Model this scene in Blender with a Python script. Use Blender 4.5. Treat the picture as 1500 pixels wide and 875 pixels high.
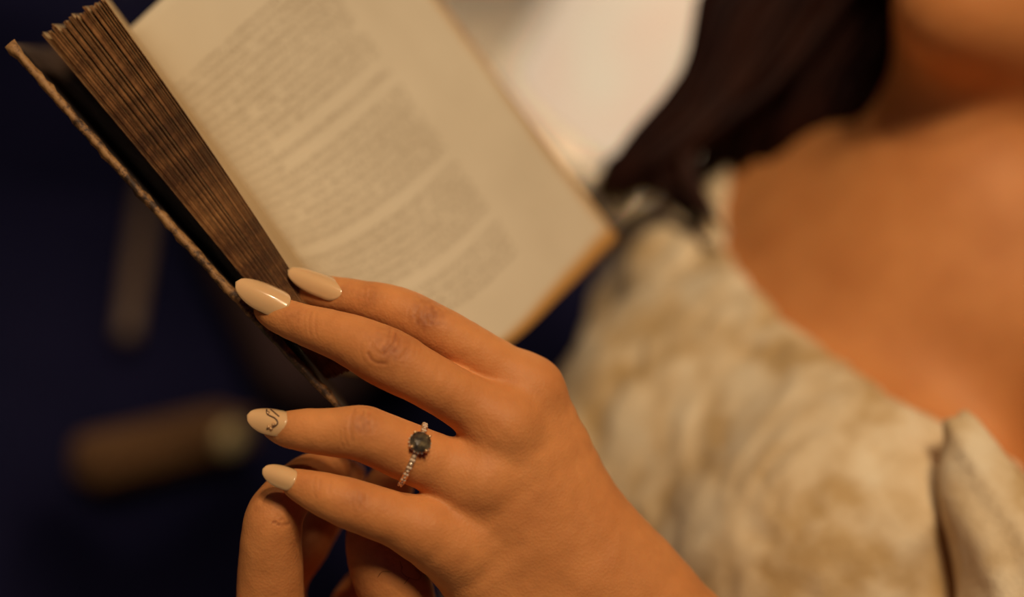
import bpy, math, random
import numpy as np
from mathutils import Matrix, Vector

random.seed(7)
rng = np.random.default_rng(11)
scene = bpy.context.scene
for o in list(bpy.data.objects):
    bpy.data.objects.remove(o)

# ------------------------------------------------------------------ camera
FPX = 50.0 / 36.0 * 1500.0
PITCH, ROLL = math.radians(25), math.radians(28)
CAM = np.array([0.0, 0.0, 1.08])
FW = np.array([0, math.cos(PITCH), -math.sin(PITCH)])
R0 = np.array([1.0, 0, 0]); U0 = np.array([0, math.sin(PITCH), math.cos(PITCH)])
RT = math.cos(ROLL) * R0 + math.sin(ROLL) * U0
UP = -math.sin(ROLL) * R0 + math.cos(ROLL) * U0
BASIS = np.stack([RT, UP, FW])            # rows: image right, image up, depth

def W(c):                                  # (right, up, depth) in metres -> world
    return CAM + np.asarray(c, float) @ BASIS
def P(x, y, d):                            # photo pixel + distance -> (right, up, depth)
    return np.array([(x - 750) * d / FPX, (437.5 - y) * d / FPX, d])
def WP(x, y, d):
    return W(P(x, y, d))

cam_data = bpy.data.cameras.new('camera')
cam_data.lens = 50; cam_data.sensor_width = 36; cam_data.sensor_fit = 'HORIZONTAL'
cam_data.clip_start = 0.02
cam_data.dof.use_dof = True
cam_data.dof.focus_distance = 0.432
cam_data.dof.aperture_fstop = 2.4
cam = bpy.data.objects.new('camera', cam_data)
scene.collection.objects.link(cam)
m = Matrix.Identity(4)
for i in range(3):
    m[i][0] = RT[i]; m[i][1] = UP[i]; m[i][2] = -FW[i]; m[i][3] = CAM[i]
cam.matrix_world = m
scene.camera = cam

# ------------------------------------------------------------------ world, lights, exposure
world = bpy.data.worlds.new('world'); scene.world = world
world.use_nodes = True
world.node_tree.nodes['Background'].inputs[0].default_value = (0.10, 0.12, 0.36, 1)
world.node_tree.nodes['Background'].inputs[1].default_value = 0.06
scene.view_settings.view_transform = 'Standard'
scene.view_settings.look = 'None'
scene.view_settings.exposure = 0.0
scene.view_settings.gamma = 1.0
scene.view_settings.use_curve_mapping = False

def area_light(name, loc, target, size, energy, color):
    d = bpy.data.lights.new(name, 'AREA'); d.shape = 'DISK'; d.size = size
    d.energy = energy; d.color = color
    o = bpy.data.objects.new(name, d); scene.collection.objects.link(o)
    o.location = loc
    o.rotation_euler = (Vector(target) - Vector(loc)).to_track_quat('-Z', 'Y').to_euler()
    return o
# ceiling pendant above and in front of the sofa, and a smaller second bulb beside it
area_light('ceiling_lamp_light', (-0.12, -0.26, 2.12), (0.05, 0.45, 0.85), 0.30, 12, (1.0, 0.73, 0.46))
area_light('ceiling_bulb_light', (-0.40, 0.07, 2.0), (0.05, 0.45, 0.85), 0.055, 2.6, (1.0, 0.74, 0.47))
area_light('ceiling_bulb_light', (-0.20, -0.10, 2.0), (0.05, 0.45, 0.85), 0.055, 2.6, (1.0, 0.74, 0.47))

# ------------------------------------------------------------------ helpers
COL = scene.collection
def obj(name, verts, faces, mats, parent=None, smooth=True, origin=None, mat_idx=None, uvs=None):
    verts = np.asarray(verts, float)
    org = np.array(origin if origin is not None else (verts.mean(0) if len(verts) else (0, 0, 0)), float)
    me = bpy.data.meshes.new(name)
    v = (verts - org)
    me.from_pydata(v.tolist(), [], faces if isinstance(faces, list) else faces.tolist())
    for mt in (mats if isinstance(mats, (list, tuple)) else [mats]):
        me.materials.append(mt)
    if smooth:
        me.polygons.foreach_set('use_smooth', np.ones(len(me.polygons), bool))
    if mat_idx is not None:
        me.polygons.foreach_set('material_index', np.asarray(mat_idx, np.int32))
    if uvs is not None:
        ul = me.uv_layers.new(name='UVMap')
        li = np.empty(len(me.loops), np.int32); me.loops.foreach_get('vertex_index', li)
        ul.data.foreach_set('uv', np.asarray(uvs, np.float32)[li].ravel())
    me.update()
    o = bpy.data.objects.new(name, me)
    COL.objects.link(o)
    o.location = org
    WLOC[o] = org
    if parent is not None:
        o.parent = parent
        o.location = org - WLOC[parent]
    return o
WLOC = {}
def tag(o, label, cat, group=None, kind=None):
    o['label'] = label; o['category'] = cat
    if group: o['group'] = group
    if kind: o['kind'] = kind
    return o
def struct(o):
    o['kind'] = 'structure'; return o
def empty(name, loc):
    o = bpy.data.objects.new(name, None); COL.objects.link(o)
    o.location = loc; o.empty_display_size = 0.05; WLOC[o] = np.array(loc, float)
    return o

class MB:
    """collects shapes into one mesh (world coordinates)"""
    def __init__(s): s.v = []; s.f = []; s.n = 0; s.mi = []
    def add(s, v, f, mi=0):
        v = np.asarray(v, float)
        s.v.append(v); s.f += [tuple(int(i) + s.n for i in q) for q in f]
        s.mi += [mi] * len(f); s.n += len(v)
        return s
    def build(s, name, mats, parent=None, smooth=True, origin=None):
        return obj(name, np.concatenate(s.v), s.f, mats, parent, smooth, origin, s.mi)

def rbox(c, size, ax=None, r=0.01, seg=3, puff=0.0):
    """rounded box: centre, full size, 3 axis rows, corner radius"""
    ax = np.eye(3) if ax is None else np.asarray(ax, float)
    h = np.asarray(size, float) / 2; r = min(r, h.min() * 0.98)
    n = 2 * seg + 2
    def line(hh):
        a = [-(hh - r) - r * math.cos(t) for t in np.linspace(0, math.pi / 2, seg + 1)]
        return a
    V = {}; vs = []; fs = []
    # cube sphere style parameterisation
    t = np.concatenate([np.linspace(-1, 0, seg + 1), np.linspace(0, 1, seg + 1)])
    sgn = np.array([-1] * (seg + 1) + [1] * (seg + 1))
    def vert(key):
        if key in V: return V[key]
        p = np.zeros(3); core = np.zeros(3)
        for k in range(3):
            p[k] = t[key[k]]; core[k] = sgn[key[k]] * (h[k] - r)
        ln = np.linalg.norm(p); d = p / ln if ln > 0 else p
        q = core + d * r
        if puff:
            w = 1.0
            for k in (0, 1): w *= max(0, 1 - (q[k] / h[k]) ** 2)
            q[2] += math.copysign(puff * w, q[2]) if abs(q[2]) > 1e-6 else 0
        V[key] = len(vs); vs.append(q @ ax + np.asarray(c)); return V[key]
    N = 2 * seg + 1
    for k in range(3):
        a, b = (k + 1) % 3, (k + 2) % 3
        for side in (0, N):
            for i in range(N):
                for j in range(N):
                    q = []
                    for (di, dj) in ((0, 0), (1, 0), (1, 1), (0, 1)):
                        key = [0, 0, 0]; key[k] = side; key[a] = i + di; key[b] = j + dj
                        q.append(vert(tuple(key)))
                    if side == 0: q.reverse()
                    fs.append(tuple(q))
    return np.array(vs), fs

def frame_from(d, ref=(0, 0, 1.0)):
    d = np.asarray(d, float); d = d / np.linalg.norm(d)
    r = np.asarray(ref, float)
    if abs(r @ d) > 0.97: r = np.array([1.0, 0, 0])
    s = np.cross(r, d); s /= np.linalg.norm(s)
    return d, s, np.cross(d, s)

def tube(pts, rad, n=8, caps=True, flat=1.0, ref=(0, 0, 1.0)):
    pts = np.asarray(pts, float); m_ = len(pts)
    rad = np.broadcast_to(np.asarray(rad, float), (m_,))
    vs = []; fs = []
    for i in range(m_):
        d = pts[min(i + 1, m_ - 1)] - pts[max(i - 1, 0)]
        d, s, u = frame_from(d, ref)
        for k in range(n):
            a = 2 * math.pi * k / n
            vs.append(pts[i] + rad[i] * (math.cos(a) * s + flat * math.sin(a) * u))
    for i in range(m_ - 1):
        for k in range(n):
            k2 = (k + 1) % n
            fs.append((i * n + k, i * n + k2, (i + 1) * n + k2, (i + 1) * n + k))
    if caps:
        fs.append(tuple(range(n))[::-1]); fs.append(tuple((m_ - 1) * n + k for k in range(n)))
    return np.array(vs), fs

def lathe(profile, c, axis=(0, 0, 1), n=32, closed=False):
    """profile: list of (radius, height) along axis from c"""
    d, s, u = frame_from(axis)
    vs = []; fs = []
    for (r, h) in profile:
        for k in range(n):
            a = 2 * math.pi * k / n
            vs.append(np.asarray(c) + d * h + r * (math.cos(a) * s + math.sin(a) * u))
    for i in range(len(profile) - 1):
        for k in range(n):
            k2 = (k + 1) % n
            fs.append((i * n + k, i * n + k2, (i + 1) * n + k2, (i + 1) * n + k))
    if not closed:
        fs.append(tuple(range(n))[::-1]); fs.append(tuple((len(profile) - 1) * n + k for k in range(n)))
    return np.array(vs), fs

def spline(pts, n):
    """Catmull-Rom through pts (any dimension)"""
    pts = np.asarray(pts, float)
    ext = np.vstack([2 * pts[0] - pts[1], pts, 2 * pts[-1] - pts[-2]])
    out = []
    for t in np.linspace(0, len(pts) - 1 - 1e-9, n):
        i = int(t); f = t - i
        p0, p1, p2, p3 = ext[i:i + 4]
        out.append(0.5 * ((2 * p1) + (-p0 + p2) * f + (2 * p0 - 5 * p1 + 4 * p2 - p3) * f * f + (-p0 + 3 * p1 - 3 * p2 + p3) * f ** 3))
    return np.array(out)

def vnoise(p, scale, seed=0):
    """smooth value noise -1..1 on an (n,3) array"""
    q = np.asarray(p) * scale + 1000.0 + seed * 17.3
    i = np.floor(q).astype(np.int64); f = q - i; f = f * f * (3 - 2 * f)
    out = np.zeros(len(q))
    for dx in (0, 1):
        for dy in (0, 1):
            for dz in (0, 1):
                h = (i[:, 0] + dx) * 374761393 + (i[:, 1] + dy) * 668265263 + (i[:, 2] + dz) * 2147483647 + seed * 974711
                h = (h ^ (h >> 13)) * 1274126177
                h = (h ^ (h >> 16)) & 0xFFFF
                w = (f[:, 0] if dx else 1 - f[:, 0]) * (f[:, 1] if dy else 1 - f[:, 1]) * (f[:, 2] if dz else 1 - f[:, 2])
                out += w * h
    return out / 32767.5 - 1

# ---- implicit surfaces
def cone(a, b, ra, rb):
    return ('c', np.asarray(a, float), np.asarray(b, float), ra, rb)
def ell(c, axes, radii):
    return ('e', np.asarray(c, float), np.asarray(axes, float), np.asarray(radii, float))
def bounds(p):
    if p[0] == 'c':
        lo = np.minimum(p[1] - p[3], p[2] - p[4]); hi = np.maximum(p[1] + p[3], p[2] + p[4])
    else:
        ext = np.sqrt(((p[2] * p[3][:, None]) ** 2).sum(0)); lo = p[1] - ext; hi = p[1] + ext
    return lo, hi
def dist(p, X):
    if p[0] == 'c':
        a, b, ra, rb = p[1:]
        ba = b - a; L = ba @ ba
        x = X[0] - a[0]; y = X[1] - a[1]; z = X[2] - a[2]
        h = np.clip((x * ba[0] + y * ba[1] + z * ba[2]) / max(L, 1e-12), 0, 1)
        x = x - h * ba[0]; y = y - h * ba[1]; z = z - h * ba[2]
        return np.sqrt(x * x + y * y + z * z) - (ra + (rb - ra) * h)
    c, A, rr = p[1:]
    x = X[0] - c[0]; y = X[1] - c[1]; z = X[2] - c[2]
    q = [(x * A[i, 0] + y * A[i, 1] + z * A[i, 2]) / rr[i] for i in range(3)]
    k0 = np.sqrt(q[0] ** 2 + q[1] ** 2 + q[2] ** 2)
    k1 = np.sqrt((q[0] / rr[0]) ** 2 + (q[1] / rr[1]) ** 2 + (q[2] / rr[2]) ** 2)
    return k0 * (k0 - 1) / np.maximum(k1, 1e-9)
def smin(a, b, k):
    if k <= 0: return np.minimum(a, b)
    h = np.maximum(k - np.abs(a - b), 0) / k
    return np.minimum(a, b) - h * h * k * 0.25

class Grid:
    def __init__(s, lo, hi, h):
        s.lo = np.asarray(lo, float); s.h = h
        s.n = np.ceil((np.asarray(hi) - s.lo) / h).astype(int) + 1
        s.ax = [(s.lo[i] + h * np.arange(s.n[i])).astype(np.float32) for i in range(3)]
    def field(s): return np.full(tuple(s.n), 1.0, np.float32)
    def win(s, lo, hi):
        a = np.clip(np.floor((lo - s.lo) / s.h).astype(int), 0, s.n)
        b = np.clip(np.ceil((hi - s.lo) / s.h).astype(int) + 1, 0, s.n)
        return tuple(slice(int(a[i]), int(b[i])) for i in range(3))
    def X(s, w):
        return (s.ax[0][w[0]][:, None, None], s.ax[1][w[1]][None, :, None], s.ax[2][w[2]][None, None, :])
    def put(s, F, p, k=0.0, margin=0.0):
        lo, hi = bounds(p); mg = max(k, margin) + 4 * s.h
        w = s.win(lo - mg, hi + mg)
        if any(q.stop <= q.start for q in w): return
        F[w] = smin(F[w], dist(p, s.X(w)).astype(np.float32), k)
    def full(s):
        return s.X((slice(None),) * 3)
    def mesh(s, F, smooth=2):
        I = F < 0
        n = s.n
        c8 = [(i, j, k) for i in (0, 1) for j in (0, 1) for k in (0, 1)]
        cnt = np.zeros(tuple(n - 1), np.int8)
        for (i, j, k) in c8:
            cnt += I[i:n[0] - 1 + i, j:n[1] - 1 + j, k:n[2] - 1 + k]
        act = (cnt > 0) & (cnt < 8)
        idx = np.argwhere(act)
        vid = np.full(tuple(n - 1), -1, np.int32); vid[act] = np.arange(len(idx))
        acc = np.zeros((len(idx), 3)); num = np.zeros(len(idx))
        vals = {c: F[idx[:, 0] + c[0], idx[:, 1] + c[1], idx[:, 2] + c[2]] for c in c8}
        for c in c8:
            for a in range(3):
                if c[a]: continue
                c2 = list(c); c2[a] = 1; c2 = tuple(c2)
                va, vb = vals[c], vals[c2]
                x = (va < 0) != (vb < 0)
                t = np.where(x, va / np.where(x, va - vb, 1), 0)
                p = np.tile(np.array(c, float), (len(idx), 1)); p[:, a] = t
                acc += p * x[:, None]; num += x
        V = s.lo + s.h * (idx + acc / num[:, None])
        faces = []
        for a in range(3):
            b, c = (a + 1) % 3, (a + 2) % 3
            sl1 = [slice(None)] * 3; sl2 = [slice(None)] * 3
            sl1[a] = slice(0, n[a] - 1); sl2[a] = slice(1, n[a])
            A = I[tuple(sl1)]; B = I[tuple(sl2)]
            e = np.argwhere(A != B)
            ok = (e[:, b] > 0) & (e[:, c] > 0) & (e[:, b] < n[b] - 1) & (e[:, c] < n[c] - 1)
            e = e[ok]
            ins = A[e[:, 0], e[:, 1], e[:, 2]]
            q = []
            for (db, dc) in ((-1, -1), (0, -1), (0, 0), (-1, 0)):
                g = e.copy(); g[:, b] += db; g[:, c] += dc
                q.append(vid[g[:, 0], g[:, 1], g[:, 2]])
            q = np.stack(q, 1)
            # camera basis (right, up, depth) is left handed, so winding is flipped
            q[ins] = q[ins][:, ::-1]
            faces.append(q)
        Fc = np.concatenate(faces)
        Fc = Fc[(Fc >= 0).all(1)]
        for _ in range(smooth):
            S = np.zeros_like(V); N = np.zeros(len(V))
            for i in range(4):
                for j in (1, 3):
                    a = Fc[:, i]; b = Fc[:, (i + j) % 4]
                    for k in range(3): S[:, k] += np.bincount(a, V[b, k], len(V))
                    N += np.bincount(a, minlength=len(V))
            V = 0.5 * V + 0.5 * S / np.maximum(N, 1)[:, None]
        return V, Fc
def vnormals(V, F):
    nn = -np.cross(V[F[:, 2]] - V[F[:, 0]], V[F[:, 3]] - V[F[:, 1]])   # left handed basis
    N = np.zeros_like(V)
    for i in range(4):
        for k in range(3): N[:, k] += np.bincount(F[:, i], nn[:, k], len(V))
    N /= np.maximum(np.linalg.norm(N, axis=1), 1e-12)[:, None]
    return N

# ------------------------------------------------------------------ materials
def new_mat(name):
    mt = bpy.data.materials.new(name); mt.use_nodes = True
    nt = mt.node_tree
    return mt, nt, nt.nodes['Principled BSDF']
def nd(nt, typ, **kw):
    n_ = nt.nodes.new(typ)
    for k, v in kw.items():
        if k.startswith('i_'):
            key = k[2:]
            n_.inputs[int(key) if key.isdigit() else key].default_value = v
        else: setattr(n_, k, v)
    return n_
def ramp(nt, fac, stops, interp='LINEAR'):
    r = nt.nodes.new('ShaderNodeValToRGB'); r.color_ramp.interpolation = interp
    el = r.color_ramp.elements
    el[0].position, el[0].color = stops[0][0], (*stops[0][1], 1)
    el[1].position, el[1].color = stops[-1][0], (*stops[-1][1], 1)
    for p_, c_ in stops[1:-1]:
        e = el.new(p_); e.color = (*c_, 1)
    nt.links.new(fac, r.inputs[0]); return r.outputs[0]
def noise_mat(name, stops, scale=20, detail=6, rough=0.6, bump=0.0, bscale=200, stretch=None, spec=0.3, metallic=0, sheen=0):
    mt, nt, b = new_mat(name)
    tc = nd(nt, 'ShaderNodeTexCoord'); vec = tc.outputs['Object']
    if stretch:
        mp = nd(nt, 'ShaderNodeMapping'); mp.inputs['Scale'].default_value = stretch
        nt.links.new(vec, mp.inputs[0]); vec = mp.outputs[0]
    n_ = nd(nt, 'ShaderNodeTexNoise', i_Scale=scale, i_Detail=detail)
    nt.links.new(vec, n_.inputs['Vector'])
    nt.links.new(ramp(nt, n_.outputs[0], stops), b.inputs['Base Color'])
    b.inputs['Roughness'].default_value = rough
    b.inputs['Specular IOR Level'].default_value = spec
    b.inputs['Metallic'].default_value = metallic
    if sheen: b.inputs['Sheen Weight'].default_value = sheen
    if bump:
        n2 = nd(nt, 'ShaderNodeTexNoise', i_Scale=bscale, i_Detail=4)
        nt.links.new(vec, n2.inputs['Vector'])
        bp = nd(nt, 'ShaderNodeBump', i_Strength=bump, i_Distance=0.002)
        nt.links.new(n2.outputs[0], bp.inputs['Height']); nt.links.new(bp.outputs[0], b.inputs['Normal'])
    return mt

def skin_material():
    mt, nt, b = new_mat('skin')
    tc = nd(nt, 'ShaderNodeTexCoord')
    n1 = nd(nt, 'ShaderNodeTexNoise', i_Scale=45, i_Detail=5)
    nt.links.new(tc.outputs['Object'], n1.inputs['Vector'])
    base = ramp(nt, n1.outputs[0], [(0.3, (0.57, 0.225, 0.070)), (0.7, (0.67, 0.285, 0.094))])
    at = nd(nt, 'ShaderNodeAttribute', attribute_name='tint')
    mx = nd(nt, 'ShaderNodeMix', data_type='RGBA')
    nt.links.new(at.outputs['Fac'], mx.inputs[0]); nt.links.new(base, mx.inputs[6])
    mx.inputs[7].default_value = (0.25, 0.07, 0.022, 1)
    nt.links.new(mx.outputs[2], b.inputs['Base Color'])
    b.inputs['Roughness'].default_value = 0.58
    b.inputs['Specular IOR Level'].default_value = 0.28
    b.inputs['Subsurface Weight'].default_value = 0.25
    b.inputs['Subsurface Radius'].default_value = (1.0, 0.35, 0.15)
    b.inputs['Subsurface Scale'].default_value = 0.004
    v = nd(nt, 'ShaderNodeTexVoronoi', i_Scale=1100.0)
    nt.links.new(tc.outputs['Object'], v.inputs['Vector'])
    n2 = nd(nt, 'ShaderNodeTexNoise', i_Scale=700, i_Detail=3)
    nt.links.new(tc.outputs['Object'], n2.inputs['Vector'])
    ad = nd(nt, 'ShaderNodeMath', operation='ADD')
    nt.links.new(v.outputs['Distance'], ad.inputs[0]); nt.links.new(n2.outputs[0], ad.inputs[1])
    bp = nd(nt, 'ShaderNodeBump', i_Strength=0.2, i_Distance=0.0004)
    nt.links.new(ad.outputs[0], bp.inputs['Height']); nt.links.new(bp.outputs[0], b.inputs['Normal'])
    return mt
def plain(name, col, rough=0.5, metallic=0.0, spec=0.5, coat=0.0, **kw):
    mt, nt, b = new_mat(name)
    tc = nd(nt, 'ShaderNodeTexCoord')
    n_ = nd(nt, 'ShaderNodeTexNoise', i_Scale=kw.get('scale', 120), i_Detail=3)
    nt.links.new(tc.outputs['Object'], n_.inputs['Vector'])
    c = np.array(col); v = kw.get('var', 0.12)
    nt.links.new(ramp(nt, n_.outputs[0], [(0.3, tuple(c * (1 - v))), (0.7, tuple(np.minimum(c * (1 + v), 1)))]), b.inputs['Base Color'])
    b.inputs['Roughness'].default_value = rough; b.inputs['Metallic'].default_value = metallic
    b.inputs['Specular IOR Level'].default_value = spec; b.inputs['Coat Weight'].default_value = coat
    b.inputs['Coat Roughness'].default_value = 0.08
    if 'sss' in kw:
        b.inputs['Subsurface Weight'].default_value = kw['sss']
        b.inputs['Subsurface Scale'].default_value = 0.002
        b.inputs['Subsurface Radius'].default_value = (1, 0.5, 0.3)
    return mt

M = {}
M['skin'] = skin_material()
M['nail'] = plain('nail_polish', (0.70, 0.44, 0.22), 0.2, coat=1.0, sss=0.2, var=0.03)
M['nail_dark'] = plain('nail_art_line', (0.10, 0.05, 0.03), 0.4)
M['gold'] = plain('rose_gold', (0.92, 0.60, 0.32), 0.36, 0.85)
M['hair'] = noise_mat('hair', [(0.3, (0.009, 0.004, 0.005)), (0.7, (0.032, 0.011, 0.007))], 60, 4, 0.5, stretch=(1, 1, 0.2), spec=0.08)
M['leaf_face'] = noise_mat('leaf_paper', [(0.3, (0.50, 0.36, 0.19)), (0.7, (0.62, 0.47, 0.27))], 25, 6, 0.85, spec=0.1)
M['velvet'] = noise_mat('navy_velvet', [(0.3, (0.007, 0.008, 0.034)), (0.7, (0.011, 0.011, 0.044))], 8, 4, 0.85, spec=0.1)
M['plum'] = noise_mat('plum_cushion_fabric', [(0.3, (0.050, 0.030, 0.032)), (0.7, (0.075, 0.045, 0.044))], 14, 4, 0.9, spec=0.1)
M['wood'] = noise_mat('brown_wood', [(0.3, (0.13, 0.085, 0.06)), (0.7, (0.20, 0.14, 0.10))], 9, 6, 0.45, stretch=(1, 1, 6))
M['dark_wood'] = noise_mat('dark_wood', [(0.3, (0.020, 0.013, 0.014)), (0.7, (0.040, 0.024, 0.022))], 7, 6, 0.5, stretch=(6, 6, 1), spec=0.2)
M['satchel'] = noise_mat('brown_leather', [(0.3, (0.17, 0.088, 0.038)), (0.7, (0.24, 0.13, 0.06))], 30, 5, 0.5, bump=0.3, bscale=350)
M['brass'] = plain('brass', (0.80, 0.68, 0.36), 0.4, 0.35)
M['wall'] = noise_mat('wall_plaster', [(0.3, (0.72, 0.68, 0.60)), (0.7, (0.78, 0.74, 0.66))], 5, 6, 0.9, bump=0.1)
M['floor'] = noise_mat('floor_boards', [(0.3, (0.030, 0.018, 0.013)), (0.7, (0.055, 0.032, 0.022))], 6, 6, 0.5, stretch=(1, 8, 1))
M['ceramic'] = plain('lamp_ceramic', (0.022, 0.019, 0.012), 0.4)

def leaf_edge_material():
    mt, nt, b = new_mat('leaf_fore_edge')
    tc = nd(nt, 'ShaderNodeTexCoord')
    n1 = nd(nt, 'ShaderNodeTexNoise', i_Scale=230, i_Detail=8, i_Roughness=0.8)
    n2 = nd(nt, 'ShaderNodeTexNoise', i_Scale=40, i_Detail=4)
    for n_ in (n1, n2): nt.links.new(tc.outputs['Object'], n_.inputs['Vector'])
    ad = nd(nt, 'ShaderNodeMath', operation='ADD'); ad.use_clamp = False
    nt.links.new(n1.outputs[0], ad.inputs[0]); nt.links.new(n2.outputs[0], ad.inputs[1])
    ml = nd(nt, 'ShaderNodeMath', operation='MULTIPLY', i_1=0.5); nt.links.new(ad.outputs[0], ml.inputs[0])
    nt.links.new(ramp(nt, ml.outputs[0], [(0.40, (0.028, 0.010, 0.006)), (0.49, (0.085, 0.034, 0.013)), (0.57, (0.20, 0.088, 0.030)), (0.68, (0.36, 0.18, 0.065))]), b.inputs['Base Color'])
    b.inputs['Roughness'].default_value = 0.7
    b.inputs['Specular IOR Level'].default_value = 0.15
    return mt
def cover_edge_material():
    mt, nt, b = new_mat('worn_leather_edge')
    tc = nd(nt, 'ShaderNodeTexCoord')
    n1 = nd(nt, 'ShaderNodeTexNoise', i_Scale=320, i_Detail=8, i_Roughness=0.75)
    n2 = nd(nt, 'ShaderNodeTexNoise', i_Scale=35, i_Detail=3)
    at = nd(nt, 'ShaderNodeAttribute', attribute_name='wear')
    for n_ in (n1, n2): nt.links.new(tc.outputs['Object'], n_.inputs['Vector'])
    ad = nd(nt, 'ShaderNodeMath', operation='ADD'); nt.links.new(n1.outputs[0], ad.inputs[0]); nt.links.new(n2.outputs[0], ad.inputs[1])
    ad2 = nd(nt, 'ShaderNodeMath', operation='ADD'); nt.links.new(ad.outputs[0], ad2.inputs[0]); nt.links.new(at.outputs['Fac'], ad2.inputs[1])
    ml = nd(nt, 'ShaderNodeMath', operation='MULTIPLY', i_1=0.5); nt.links.new(ad2.outputs[0], ml.inputs[0])
    col = ramp(nt, ml.outputs[0], [(0.64, (0.012, 0.007, 0.007)), (0.71, (0.06, 0.03, 0.014)), (0.77, (0.30, 0.155, 0.055)), (0.92, (0.46, 0.28, 0.11))])
    nt.links.new(col, b.inputs['Base Color'])
    b.inputs['Roughness'].default_value = 0.6
    bp = nd(nt, 'ShaderNodeBump', i_Strength=0.6, i_Distance=0.0006)
    nt.links.new(n1.outputs[0], bp.inputs['Height']); nt.links.new(bp.outputs[0], b.inputs['Normal'])
    return mt
def print_material():
    """aged paper with printed lines; UV: u across the lines, v down the page (metres-free 0..1)"""
    mt, nt, b = new_mat('printed_page')
    L = nt.links.new
    uv = nd(nt, 'ShaderNodeUVMap'); sp = nd(nt, 'ShaderNodeSeparateXYZ'); L(uv.outputs[0], sp.inputs[0])
    U_, V_ = sp.outputs[0], sp.outputs[1]
    def mth(op, a, b_=None, c_=None, clamp=False):
        n_ = nd(nt, 'ShaderNodeMath', operation=op); n_.use_clamp = clamp
        for k, x in enumerate((a, b_, c_)):
            if x is None: continue
            if isinstance(x, (int, float)): n_.inputs[k].default_value = x
            else: L(x, n_.inputs[k])
        return n_.outputs[0]
    NL = 46.0
    row = mth('MULTIPLY', V_, NL)
    ri = mth('FLOOR', row); rf = mth('FRACT', row)
    inline = mth('MULTIPLY', mth('GREATER_THAN', rf, 0.22), mth('LESS_THAN', rf, 0.80))
    # words: 1-D noise along the line, different on every row
    cmb = nd(nt, 'ShaderNodeCombineXYZ'); L(mth('MULTIPLY', U_, 34.0), cmb.inputs[0]); L(mth('MULTIPLY', ri, 7.31), cmb.inputs[1])
    wn = nd(nt, 'ShaderNodeTexNoise', i_Scale=1.0, i_Detail=1.0); L(cmb.outputs[0], wn.inputs['Vector'])
    words = mth('GREATER_THAN', wn.outputs[0], 0.33)
    cmb2 = nd(nt, 'ShaderNodeCombineXYZ'); L(mth('MULTIPLY', U_, 190.0), cmb2.inputs[0]); L(mth('MULTIPLY', row, 2.6), cmb2.inputs[1])
    ln = nd(nt, 'ShaderNodeTexNoise', i_Scale=1.0, i_Detail=2.0); L(cmb2.outputs[0], ln.inputs['Vector'])
    letters = mth('MULTIPLY', mth('SUBTRACT', ln.outputs[0], 0.42), 5.0, clamp=True)
    # left / right ends of each row, with indents and short paragraph ends
    wt = nd(nt, 'ShaderNodeTexWhiteNoise', noise_dimensions='1D'); L(ri, wt.inputs['W'])
    rnd = wt.outputs['Value']
    left = mth('ADD', 0.155, mth('MULTIPLY', mth('GREATER_THAN', rnd, 0.86), 0.04))
    right = mth('SUBTRACT', 0.80, mth('MULTIPLY', mth('LESS_THAN', rnd, 0.10), 0.30))
    box = mth('MULTIPLY', mth('GREATER_THAN', U_, left), mth('LESS_THAN', U_, right))
    box = mth('MULTIPLY', box, mth('MULTIPLY', mth('GREATER_THAN', V_, 0.16), mth('LESS_THAN', V_, 0.885)))
    for blank in (29.0, 36.0):
        box = mth('MULTIPLY', box, mth('GREATER_THAN', mth('ABSOLUTE', mth('SUBTRACT', ri, blank)), 0.5))
    ink = mth('MULTIPLY', mth('MULTIPLY', inline, words), mth('MULTIPLY', letters, box))
    n1 = nd(nt, 'ShaderNodeTexNoise', i_Scale=22, i_Detail=6)
    tc = nd(nt, 'ShaderNodeTexCoord'); L(tc.outputs['Object'], n1.inputs['Vector'])
    paper = ramp(nt, n1.outputs[0], [(0.3, (0.58, 0.51, 0.38)), (0.7, (0.66, 0.59, 0.45))])
    # orange-brown band along the outer edges of the old sheet
    eu = mth('MINIMUM', mth('SUBTRACT', 1.0, U_), mth('MINIMUM', mth('MULTIPLY', mth('ADD', V_, 0.03), 3.0), mth('MULTIPLY', mth('SUBTRACT', 1.0, V_), 1.6)))
    ef = mth('MULTIPLY', mth('SUBTRACT', 0.035, mth('ADD', eu, mth('MULTIPLY', n1.outputs[0], 0.02))), 40.0, clamp=True)
    mx0 = nd(nt, 'ShaderNodeMix', data_type='RGBA'); L(ef, mx0.inputs[0]); L(paper, mx0.inputs[6]); mx0.inputs[7].default_value = (0.52, 0.29, 0.09, 1)
    mx = nd(nt, 'ShaderNodeMix', data_type='RGBA'); L(mth('MULTIPLY', ink, 0.62), mx.inputs[0]); L(mx0.outputs[2], mx.inputs[6])
    mx.inputs[7].default_value = (0.14, 0.075, 0.022, 1)
    L(mx.outputs[2], b.inputs['Base Color'])
    b.inputs['Roughness'].default_value = 0.85; b.inputs['Specular IOR Level'].default_value = 0.1
    return mt
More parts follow.
